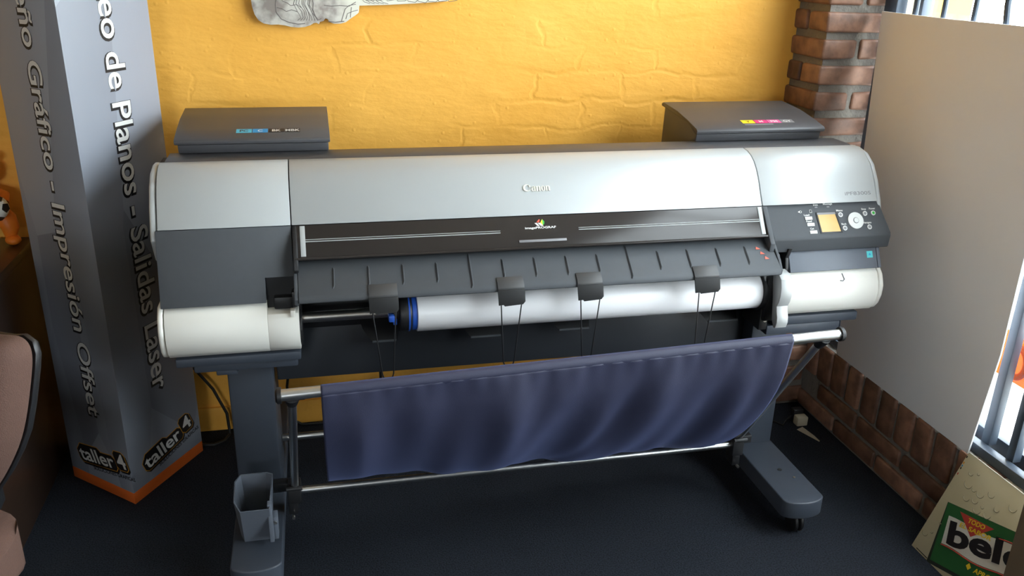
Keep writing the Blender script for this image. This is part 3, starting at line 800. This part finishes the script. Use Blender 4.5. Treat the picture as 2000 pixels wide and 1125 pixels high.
R.part('lock_lever', MB().box(.150, .166, 1.958, 1.985, .642, .660, .004).box(.162, .172, 1.965, 1.985, .632, .648, .002), M['blue'], label='small blue lock lever')

# ------------------------------------------------------------------ bin on the left foot
B = Thing('accessory_bin', 'small open grey plastic bin on the left foot of the printer', 'bin', (-.2, 1.9, .12))
zb, zt = .1205, .245
ob = [(-.236, 1.853), (-.166, 1.853), (-.164, 1.95), (-.240, 1.95)]
ot = [(-.246, 1.845), (-.228, 1.80), (-.160, 1.80), (-.157, 1.955), (-.172, 1.965), (-.238, 1.965), (-.250, 1.935)]
ob = [(-.240, 1.880), (-.230, 1.853), (-.168, 1.853), (-.165, 1.945), (-.175, 1.955), (-.230, 1.955), (-.240, 1.940)]
def ring(bm_, pts, z, ins=0):
    cx = sum(p[0] for p in pts)/len(pts); cy = sum(p[1] for p in pts)/len(pts)
    out = []
    for x, y in pts:
        d = Vector((x-cx, y-cy)); d = d*(1-ins/d.length); out.append(bm_.verts.new((cx+d.x, cy+d.y, z)))
    return out
t = bmesh.new()
r_ = [ring(t, ob, zb), ring(t, ot, zt), ring(t, ot, zt, .004), ring(t, ob, zb+.004, .004)]
for a, b in zip(r_, r_[1:]):
    n = len(a)
    for i in range(n): t.faces.new((a[i], a[(i+1) % n], b[(i+1) % n], b[i]))
t.faces.new(r_[0]); t.faces.new(r_[-1])
bmesh.ops.recalc_face_normals(t, faces=t.faces)
bb = MB(); bb._merge(t)
B.part('bucket', bb, M['greyb'], smooth=20)
B.part('mount_rib', MB().box(-.166, -.156, 1.812, 1.83, .14, .25, .0015).box(-.158, -.146, 1.83, 1.86, .135, .20, .0015), M['greyb'])
B.part('screw', MB().tube([(-.151, 1.831, .185), (-.151, 1.826, .185)], .004, 10), M['steel'])

# ------------------------------------------------------------------ advertising totem
F, Rr, L = Vector((-.566, 2.248, 0)), Vector((-.408, 2.51, 0)), Vector((-.770, 2.432, 0))
T = Thing('advertising_totem', 'tall three-sided grey cardboard totem with white vertical lettering left of the printer', 'totem', (-.58, 2.39, 0))
TH = 1.95
base = MB().poly([F, Rr, L], (0, 0, .036), .001)
T.part('base_strip', base, M['basew'], label='orange base strip')
T.part('column', MB().poly([F+Vector((0, 0, .036)), Rr+Vector((0, 0, .036)), L+Vector((0, 0, .036))], (0, 0, TH), .0012), M['totem'])
ur = (Rr-F).normalized(); ul = (F-L).normalized(); dn = Vector((0, 0, -1))
Z = Vector((0, 0, 1))
def totem_face(A, u, txt, tail, zend, zstart_tail, base_s, cap, nm):
    # text runs downwards, letter tops towards +u
    me, ref, wt = text_mesh(tail, 0, 0); bpy.data.meshes.remove(me)
    sc = (zstart_tail-zend)/wt
    o = A+u*base_s+Z*zend
    def wid(t):
        me_, _, w_ = text_mesh(t, 0, 0); bpy.data.meshes.remove(me_); return w_
    full = wid(txt); pre = ''
    for word in txt.split(' '):
        pre = (pre+' '+word).strip()
        d0 = wid(pre)-wid(word)-full
        pa = None
        for off, lift, mm, sh, name in ((.055, .0004, 'black_ink', .003, 'lettering_outline'), (.012, .0010, 'ink', 0, nm)):
            mb = MB().text(word, o+dn*(d0*sc+sh)+u*-sh*.6, dn, u, h=cap, m=M[mm], off=off, lift=lift, scale=sc, ext=0)
            pa = T.part(name, mb, None, pa)
totem_face(F, ur, 'Ploteo de Planos - Salidas Laser', 'Planos - Salidas Laser', .30, 1.122, .131, .062, 'lettering')
totem_face(L, ul, 'Diseño Gráfico - Impresión Offset', 'Gráfico - Impresión Offset', .255, 1.232, .130, .050, 'lettering')
def totem_logo(A, u, s0, z0, ang):
    a = math.radians(ang)
    uu = u*math.cos(a)+Z*math.sin(a); vv = Z*math.cos(a)-u*math.sin(a)
    o = A+u*s0+Z*z0
    def q(x, y, l): return o+uu*(x-.22*y)+vv*y+uu.cross(vv)*l
    def plate(x0, x1, y0, y1, g_, l, dx=0, dy=0):
        x0 -= g_; x1 += g_; y0 -= g_; y1 += g_; r = .006+g_*.5
        return [q(x+dx, y+dy, l) for x, y in ((x0+r, y0), (x1-r, y0), (x1, y0+r), (x1, y1-r), (x1-r, y1), (x0+r, y1), (x0, y1-r), (x0, y0+r))]
    pm = MB()
    for g_, l, mm, dx, dy in ((.010, .0004, 'black_ink', .003, -.006), (.0095, .0008, 'orange_ink', 0, 0), (.0075, .0012, 'black_ink', 0, 0)):
        for x0, x1, y0, y1 in ((0, .155, 0, .032), (.013, .095, .0, .044), (.172, .206, .008, .052)):
            pm.poly(plate(x0, x1, y0, y1, g_, l, dx, dy), uu.cross(vv)*.0002, 0, M[mm])
    lp_ = T.part('logo_plate', pm, None)
    T.part('logo_letters', MB().text('taller', o, uu, vv, w=.152, h=.042, m=M['ink'], off=.018, lift=.0016, ext=0, shear=-.22), None, lp_)
    T.part('logo_number', MB().text('4', o+uu*.172+vv*.008, uu, vv, w=.034, h=.044, m=M['ink'], off=.018, lift=.0016, ext=0, shear=-.22), None, lp_)
    T.part('caption', MB().text('SOLUCIONES GRAFICAS', o+uu*.045-vv*.026, uu, vv, w=.185, h=.011, m=M['black_ink'], off=.02, lift=.0004, ext=0), None)
totem_logo(F, ur, .066, .078, 9)
totem_logo(L, ul, .060, .083, 6)

# ------------------------------------------------------------------ grey board against the window bars
def bdx(z): return 1.6535+.046*(z-.2815)/1.09
zB, zT = .2825, 1.366
bp_ = [(bdx(zB), 2.275, zB), (bdx(zB), 1.652, zB), (bdx(.58), 1.640, .58), (bdx(.85), 1.655, .85), (bdx(zT), 1.69, zT), (bdx(zT), 1.87, zT), (bdx(zT-.002), 2.10, zT-.002), (bdx(zT), 2.412, zT), (bdx(1.0), 2.364, 1.0)]
single('leaning_board', MB().poly(bp_, (.005, 0, 0), .0006), M['board'], 'large plain grey board standing on the low brick wall against the window bars', 'board', (1.66, 1.96, .2825))

# ------------------------------------------------------------------ poster with gum pack
PA = Vector((1.545, 1.652, .001)); PT = Vector((1.64, 1.639, .2995))
pd = Vector((0, -1, -.008)).normalized()
pu = PT-PA; pu = (pu-pd*pu.dot(pd)).normalized(); pn = pd.cross(pu)
if pn.x > 0: pn = -pn
def pp(a, b, l=0): return PA+pd*a+pu*b+pn*l
A_ = Thing('advertising_poster', 'cream advertising poster panel with a green pack and big letters, leaning on the low wall', 'poster', (1.56, 1.5, .001))
A_.part('panel', MB().poly([pp(0, 0), pp(.46, 0), pp(.46, .314), pp(.015, .314)], -pn*.004, .0005), M['poster'])
A_.part('white_edge', MB().poly([pp(.015, .3125, .0003), pp(.46, .3125, .0003), pp(.46, .3148, .0003), pp(.015, .3148, .0003)], pn*.0006), M['poster_white'])
ang = math.radians(15.5)
du = pd*math.cos(ang)+pu*math.sin(ang); dv = pu*math.cos(ang)-pd*math.sin(ang)
PK = pp(.069, .004)
def pk(x, y, l=0): return PK+du*x+dv*y+pn*l
pkk = MB()
pkk.poly([pk(-.006, -.006, .0002), pk(.34, -.006, .0002), pk(.34, .168, .0002), pk(.010, .168, .0002)], pn*.0004, 0, M['pack_dark'])
pkk.poly([pk(.004, .004, .0006), pk(.34, .004, .0006), pk(.34, .167, .0006), pk(.012, .167, .0006)], pn*.0004, 0, M['pack_green'])
def wavy(y0, a):
    return [(x, y0+a*math.sin(x*34)) for x in [.025+i*.02 for i in range(16)]]
lo, hi = wavy(.056, .004), wavy(.133, .003)
pkk.poly([pk(x, y, .0010) for x, y in lo]+[pk(x, y, .0010) for x, y in reversed(hi)], pn*.0003, 0, M['poster_white'])
A_.part('pack', pkk, None)
rl = MB()
rl.tube([pk(x, y-.003, .0016) for x, y in lo], .0016, 6, M['poster_red']).tube([pk(x, y+.003, .0016) for x, y in hi if x > .17], .0016, 6, M['poster_red'])
rl.poly([pk(.055, .158, .0014), pk(.165, .152, .0014), pk(.105, .108, .0014)], pn*.0003, 0, M['poster_red'])
A_.part('red_mark', rl, None)
a2 = math.radians(20.5); d2 = pd*math.cos(a2)+pu*math.sin(a2); v2 = pu*math.cos(a2)-pd*math.sin(a2)
me_, ref_, wb3 = text_mesh('bel', 0, 0); bpy.data.meshes.remove(me_)
lt = MB().text('beldent', pp(.095, .079), d2, v2, h=.058, scale=.155/wb3, m=M['black_ink'], off=.035, lift=.0022)
A_.part('big_letters', lt, None)
for w_, x, y, wd_, hh, lf in (('TODO', .086, .140, .052, .0115, .0024), ('EL SABOR', .066, .121, .098, .0115, .0024), ('APROBADO', .140, .028, .105, .0125, .0012)):
    A_.part('slogan', MB().text(w_, pk(x, y), du, dv, w=wd_, h=hh, m=M['poster_yellow'], off=.025, lift=lf, shear=.2), None)
A_.part('seal', MB().poly([pk(.115, .036, .0012), pk(.123, .045, .0012), pk(.131, .036, .0012), pk(.123, .027, .0012)], pn*.0003, 0, M['poster_yellow']), None)
for i, (x, y, r) in enumerate([(.052, .272, .007), (.072, .283, .004), (.060, .245, .013), (.083, .243, .007), (.104, .245, .012), (.132, .262, .010), (.075, .212, .010), (.100, .222, .010), (.118, .205, .012), (.150, .212, .011), (.128, .220, .005), (.165, .240, .008), (.018, .058, .010), (.034, .074, .006), (.045, .110, .004), (.20, .27, .012), (.24, .255, .009)]):
    tb = MB(); n_ = 14
    tb.tube([pp(x+r*math.cos(a), y+r*math.sin(a), .0004) for a in [PI*1.0+PI*1.05*k/n_ for k in range(n_+1)]], [.0002+.0013*math.sin(PI*k/n_) for k in range(n_+1)], 6)
    A_.part('water_drop', tb, M['drop'])
mk = MB()
for y, mm in ((.297, 'black_ink'), (.279, 'orange_ink'), (.270, 'cyan2'), (.262, 'black_ink'), (.245, 'poster_red')):
    mk.poly([pp(.016-y*0, y, .0003), pp(.019, y, .0003), pp(.019, y+.006, .0003), pp(.016, y+.006, .0003)], pn*.0003, 0, M[mm])
mk.poly([pp(.018, .004, .0003), pp(.062, .004, .0003), pp(.062, .0065, .0003), pp(.018, .0065, .0003)], pn*.0003, 0, M['black_ink'])
A_.part('print_mark', mk, None)

# brown panel at the right edge of view
single('brown_panel', MB().box(1.497, 1.515, .85, 1.312, 0, 1.1, .002), M['brownboard'], 'brown wooden panel standing upright at the lower right corner, in front of the poster', 'panel', (1.506, 1.08, 0))

# ------------------------------------------------------------------ wall art at the top
aw = [(-.154, 1.372), (-.152, 1.345), (-.147, 1.326), (-.138, 1.310), (-.124, 1.301), (-.105, 1.2975), (-.085, 1.2985), (-.066, 1.296), (-.050, 1.292), (-.030, 1.2905), (-.012, 1.292), (.004, 1.297), (.014, 1.303), (.022, 1.304), (.028, 1.300), (.031, 1.306), (.042, 1.309), (.047, 1.316), (.053, 1.314), (.060, 1.306), (.070, 1.302), (.088, 1.302), (.104, 1.306), (.118, 1.316), (.132, 1.325), (.142, 1.333), (.1445, 1.352), (.22, 1.3545), (.30, 1.3595), (.40, 1.367), (.46, 1.40), (.46, 1.62), (.30, 1.70), (.05, 1.72), (-.12, 1.66), (-.17, 1.52)]
AR = Thing('wall_art', 'cut-out white panel with a grey line drawing hung high on the yellow wall', 'wall art', (.14, 2.63, 1.3))
AR.part('panel', MB().poly([(x, 2.612, z) for x, z in aw], (0, .016, 0), .0012), M['art'])
ln = MB()
def pen(pts, r=.0009):
    ln.tube([(x, 2.6118, z) for x, z in pts], r, 5)
pen([(-.083, 1.375), (-.088, 1.352), (-.087, 1.332), (-.075, 1.314), (-.055, 1.305), (-.030, 1.300), (-.010, 1.302)], .0012)
pen([(-.085, 1.345), (-.07, 1.341), (-.06, 1.334), (-.045, 1.339), (-.03, 1.334)])
pen([(-.075, 1.375), (-.068, 1.362), (-.055, 1.357), (-.046, 1.350), (-.03, 1.353), (-.018, 1.345)])
for i in range(8):
    x = -.030+i*.006
    pen([(x, 1.380), (x-.006+random.uniform(-.003, .003), 1.355), (x+.004+random.uniform(-.004, .004), 1.335), (x+.010, 1.318), (x+.002*i, 1.310)], .0008)
pen([(.012, 1.382), (.016, 1.357), (.014, 1.340), (.020, 1.322), (.028, 1.312), (.036, 1.316)], .0011)
pen([(.010, 1.376), (.004, 1.35), (.010, 1.334), (.022, 1.318)])
pen([(.045, 1.352), (.065, 1.350), (.09, 1.352), (.115, 1.350), (.135, 1.362)], .001)
pen([(.092, 1.308), (.098, 1.325), (.104, 1.342), (.115, 1.352), (.135, 1.356)], .001)
pen([(.105, 1.315), (.11, 1.33), (.125, 1.336), (.14, 1.34)])
pen([(.118, 1.320), (.122, 1.348)]); pen([(.055, 1.308), (.075, 1.306), (.10, 1.309)], .0012)
for i in range(9):
    x = .155+i*.03
    pen([(x, 1.378), (x+.01, 1.366), (x+.03, 1.366+.004*math.sin(i)), (x+.045, 1.376)], .0009)
for i in range(5): pen([(.15+i*.012, 1.372), (.16+i*.013, 1.362), (.175+i*.013, 1.358)], .0008)
AR.part('drawn_line', ln, M['pencil'])

# ------------------------------------------------------------------ desk and toy at the left
D = Thing('desk', 'dark brown desk against the yellow wall at the left', 'desk', (-1.35, 2.3, 0))
D.part('desk_top', MB().box(-1.9, -.815, 1.97, 2.625, .672, .70, .002), M['wood_dark'])
D.part('side_panel', MB().box(-.845, -.820, 2.0, 2.60, 0, .672, .001), M['wood_dark'])
D.part('side_panel', MB().box(-1.885, -1.860, 2.0, 2.60, 0, .672, .001), M['wood_dark'])
D.part('back_panel', MB().box(-1.86, -.845, 2.55, 2.57, .2, .672), M['wood_dark'])

TY = Thing('toy_figure', 'small orange toy figure holding a black and white ball on the desk', 'toy', (-.885, 2.592, .70))
c = Vector((-.885, 2.592, .70))
tb = MB()
tb.ball(c+Vector((-.02, 0, .115)), .045, None, (1, .9, 1.2))
tb.tube([c+Vector((.0, -.01, .09)), c+Vector((.022, -.02, .07)), c+Vector((.030, -.025, .045)), c+Vector((.026, -.025, .018))], [.026, .027, .023, .014], 18)
tb.tube([c+Vector((-.04, -.01, .09)), c+Vector((-.058, -.02, .07)), c+Vector((-.062, -.025, .045)), c+Vector((-.058, -.025, .018))], [.026, .027, .023, .014], 18)
tb.tube([c+Vector((-.01, 0, .15)), c+Vector((.03, -.02, .14)), c+Vector((.033, -.045, .125))], [.014, .013, .012], 14)
tb.tube([c+Vector((-.04, 0, .15)), c+Vector((-.075, -.02, .14)), c+Vector((-.07, -.045, .125))], [.014, .013, .012], 14)
tb.ball(c+Vector((-.02, -.005, .205)), .042)
tb.ball(c+Vector((-.052, 0, .242)), .014); tb.ball(c+Vector((.012, 0, .242)), .014)
TY.part('body', tb, M['toy'])
for s_ in (.034, -.066):
    TY.part('foot', MB().ball(c+Vector((s_, -.035, .0135)), .0135, None, (1.5, 2.0, 1), rot=Matrix.Rotation(.5 if s_ > 0 else -.5, 4, 'Z')), M['toy'])
tb = MB(); bc = c+Vector((.020, -.080, .120))
tb.ball(bc, .034, M['ballw'])
for d in ((.9, -.4, .1), (0, -1, .2), (.3, -.5, -.8), (.4, -.3, .85), (-.8, -.5, .2), (.5, .8, -.1)):
    d = Vector(d).normalized(); a = d.orthogonal().normalized(); b2 = d.cross(a)
    tb.poly([bc+d*.0325+(a*math.cos(2*PI*k/5)+b2*math.sin(2*PI*k/5))*.0135 for k in range(5)], d*.0022, 0, M['black'])
TY.part('ball', tb, None)

# ------------------------------------------------------------------ office chair, lower left
CH = Thing('office_chair', 'brown fabric office chair at the lower left edge', 'chair', (-.76, 1.56, 0))
def pad(w, h, t, r, cm, m_):
    """rounded cushion in its own x/z plane, thickness along y"""
    tb = bmesh.new(); bmesh.ops.create_cube(tb, size=1)
    bmesh.ops.subdivide_edges(tb, edges=tb.edges[:], cuts=10, use_grid_fill=True)
    for v in tb.verts:
        x, y, z = v.co*2
        k = 3.4
        L_ = (abs(x)**k+abs(z)**k)**(1/k); mx_ = max(abs(x), abs(z))
        if L_ > 0: x, z = x*mx_/L_, z*mx_/L_
        e = max(0, 1-max(abs(x), abs(z))**4)
        yy = y*(.45+.55*e**.5)
        v.co = Vector((x*w/2, yy*t/2, z*h/2))
    bmesh.ops.transform(tb, matrix=cm, verts=tb.verts)
    mb = MB(); mb._merge(tb); return mb
yaw = math.radians(-32)
# backrest: leaning cushion with a rounded outline in its own plane
ex = Vector((.848, -.530, 0)); ez = Vector((.092, .147, .985)); en = Vector((.522, .835, -.174)); cp0 = Vector((-.6355, 1.443, .712))
bo = [(.024, -.127), (.052, -.088), (.080, -.040), (.100, .005), (.113, .06), (.124, .125), (.127, .155), (.120, .176), (.100, .185), (.075, .180), (.02, .178), (-.08, .190), (-.17, .186), (-.205, .16), (-.215, .10), (-.205, .03), (-.185, -.03), (-.150, -.10), (-.110, -.150), (-.06, -.168), (-.01, -.155)]
def outline(k, d):
    c_ = Vector((-.045, .02))
    return [cp0+ex*(c_.x+(x-c_.x)*k)+ez*(c_.y+(z-c_.y)*k)+en*d for x, z in bo]
def cushion(rings_):
    tb = bmesh.new(); rs = [[tb.verts.new(p) for p in outline(k, d)] for k, d in rings_]
    n = len(bo)
    for a, b in zip(rs, rs[1:]):
        for q_ in range(n): tb.faces.new((a[q_], a[(q_+1) % n], b[(q_+1) % n], b[q_]))
    tb.faces.new(rs[0]); tb.faces.new(rs[-1]); bmesh.ops.recalc_face_normals(tb, faces=tb.faces)
    mb = MB(); mb._merge(tb); return mb
bkr = CH.part('backrest', cushion([(.55, -.022), (.78, -.018), (.90, -.008), (.97, .008), (1, .028), (1, .050), (.97, .062), (.9, .066)]), M['upholstery'], smooth=180)
ss = bkr.modifiers.new('soft', 'SUBSURF'); ss.levels = 2; ss.render_levels = 2
CH.part('back_shell', cushion([(.88, .064), (.965, .066), (.975, .072), (.94, .082), (.82, .088)]), M['black'], smooth=60)
sm_ = Matrix.Translation((-.835, 1.43, .45)) @ Matrix.Rotation(yaw, 4, 'Z') @ Matrix.Rotation(PI/2, 4, 'X')
CH.part('seat', pad(.46, .44, .10, .05, sm_, None), M['upholstery'], smooth=180)
CH.part('back_stem', MB().tube([(-.76, 1.48, .385), (-.70, 1.56, .39), (-.655, 1.60, .48), (-.64, 1.55, .67)], .018, 12), M['black'])
CH.part('gas_column', MB().tube([(-.79, 1.42, .08), (-.79, 1.42, .41)], .028, 16), M['black'])
for k in range(5):
    a = k*2*PI/5+.3
    e = Vector((-.79+.27*math.cos(a), 1.42+.27*math.sin(a), .075))
    lg_ = CH.part('base_leg', MB().tube([(-.79, 1.42, .105), e], [.026, .016], 10), M['black'])
    CH.part('caster', MB().ball((e.x, e.y, .028), .028, None, (1, 1, 1), 16).tube([e, (e.x, e.y, .03)], .008, 8), M['black'], lg_)

# ------------------------------------------------------------------ small things on the floor
cb = MB().tube([(-.47, 2.60, .30), (-.42, 2.60, .25), (-.37, 2.60, .17), (-.335, 2.595, .08), (-.33, 2.58, .012), (-.345, 2.55, .006), (-.375, 2.53, .006), (-.41, 2.535, .006), (-.47, 2.59, .006)], .005, 8)
single('power_cable', cb, M['cable'], 'black cable looping to the floor between the totem and the printer', 'cable', (-.40, 2.58, .006))
cb = MB().tube([(-.05, 2.625, .50), (-.085, 2.625, .36), (-.12, 2.622, .28), (-.14, 2.615, .15), (-.135, 2.612, .03), (-.10, 2.61, .006), (.1, 2.60, .006)], .0045, 8)
single('data_cable', cb, M['cable'], 'black cable hanging behind the left end of the basket rod', 'cable', (-.1, 2.61, .006))
cb = MB().tube([(.165, 2.625, .60), (.166, 2.622, .3), (.17, 2.615, .006)], .0045, 8)
single('mains_cable', cb, M['cable'], 'black cable hanging straight down behind the printer beam, against the yellow wall', 'cable', (.17, 2.60, .006))
PA_ = Thing('power_adapter', 'small cream plug adapter on the floor by the low wall', 'adapter', (1.585, 2.30, 0))
PA_.part('body', MB().box(1.565, 1.605, 2.295, 2.325, 0.001, .035, .004), M['scrap'])
PA_.part('plug', MB().box(1.566, 1.604, 2.326, 2.352, .001, .048, .004), M['black'])
PA_.part('lead', MB().tube([(1.568, 2.34, .02), (1.545, 2.335, .006), (1.52, 2.31, .004), (1.49, 2.36, .004), (1.47, 2.42, .004)], .003, 8), M['cable'])
single('paper_scrap', MB().poly([(1.555, 2.278, .0012), (1.583, 2.290, .0012), (1.592, 2.23, .0012), (1.592, 2.195, .0012), (1.588, 2.193, .0012)], (0, 0, .0012)), M['scrap'], 'pale wedge-shaped paper scrap on the dark floor right of the printer', 'paper', (1.58, 2.24, .0012))

# ------------------------------------------------------------------ light
W = bpy.data.worlds.new('World'); S.world = W; W.use_nodes = True
nt = W.node_tree; bg = nt.nodes['Background']
bg.inputs['Color'].default_value = (.87, .945, 1.0, 1); bg.inputs['Strength'].default_value = 16.5
def portal(loc, rot, sx, sy):
    l = bpy.data.lights.new('daylight_portal', 'AREA'); l.shape = 'RECTANGLE'; l.size = sx; l.size_y = sy
    l.cycles.is_portal = True
    o = bpy.data.objects.new('daylight_portal', l); COL.objects.link(o); o.location = loc; o.rotation_euler = rot
portal((1.87, 1.0, 1.31), (0, PI/2, 0), 2.06, 2.9)
portal((-1.2, -2.82, 1.35), (PI/2, 0, 0), 1.0, .9)
sn = bpy.data.lights.new('sun', 'SUN'); sn.energy = 12; sn.angle = .009; sn.color = (1, .93, .82)
so_ = bpy.data.objects.new('sun', sn); COL.objects.link(so_)
so_.rotation_euler = Vector((.30, .15, -1)).to_track_quat('-Z', 'Y').to_euler()

# ------------------------------------------------------------------ camera
cam = bpy.data.cameras.new('camera'); cam.sensor_width = 36; cam.lens = 36*1672/2000; cam.clip_start = .05
co_ = bpy.data.objects.new('camera', cam); COL.objects.link(co_)
Rw = [[0.97518846, -0.05826692, 0.21357066], [-0.22008282, -0.35930943, 0.90689596], [0.02389592, -0.93139771, -0.36321795]]
mw = Matrix(((Rw[0][0], -Rw[0][1], -Rw[0][2], 0), (Rw[1][0], -Rw[1][1], -Rw[1][2], 0), (Rw[2][0], -Rw[2][1], -Rw[2][2], 1.5), (0, 0, 0, 1)))
co_.matrix_world = mw
S.camera = co_
S.view_settings.view_transform = 'Standard'; S.view_settings.look = 'None'; S.view_settings.exposure = 0; S.view_settings.gamma = 1
S.view_settings.use_curve_mapping = False
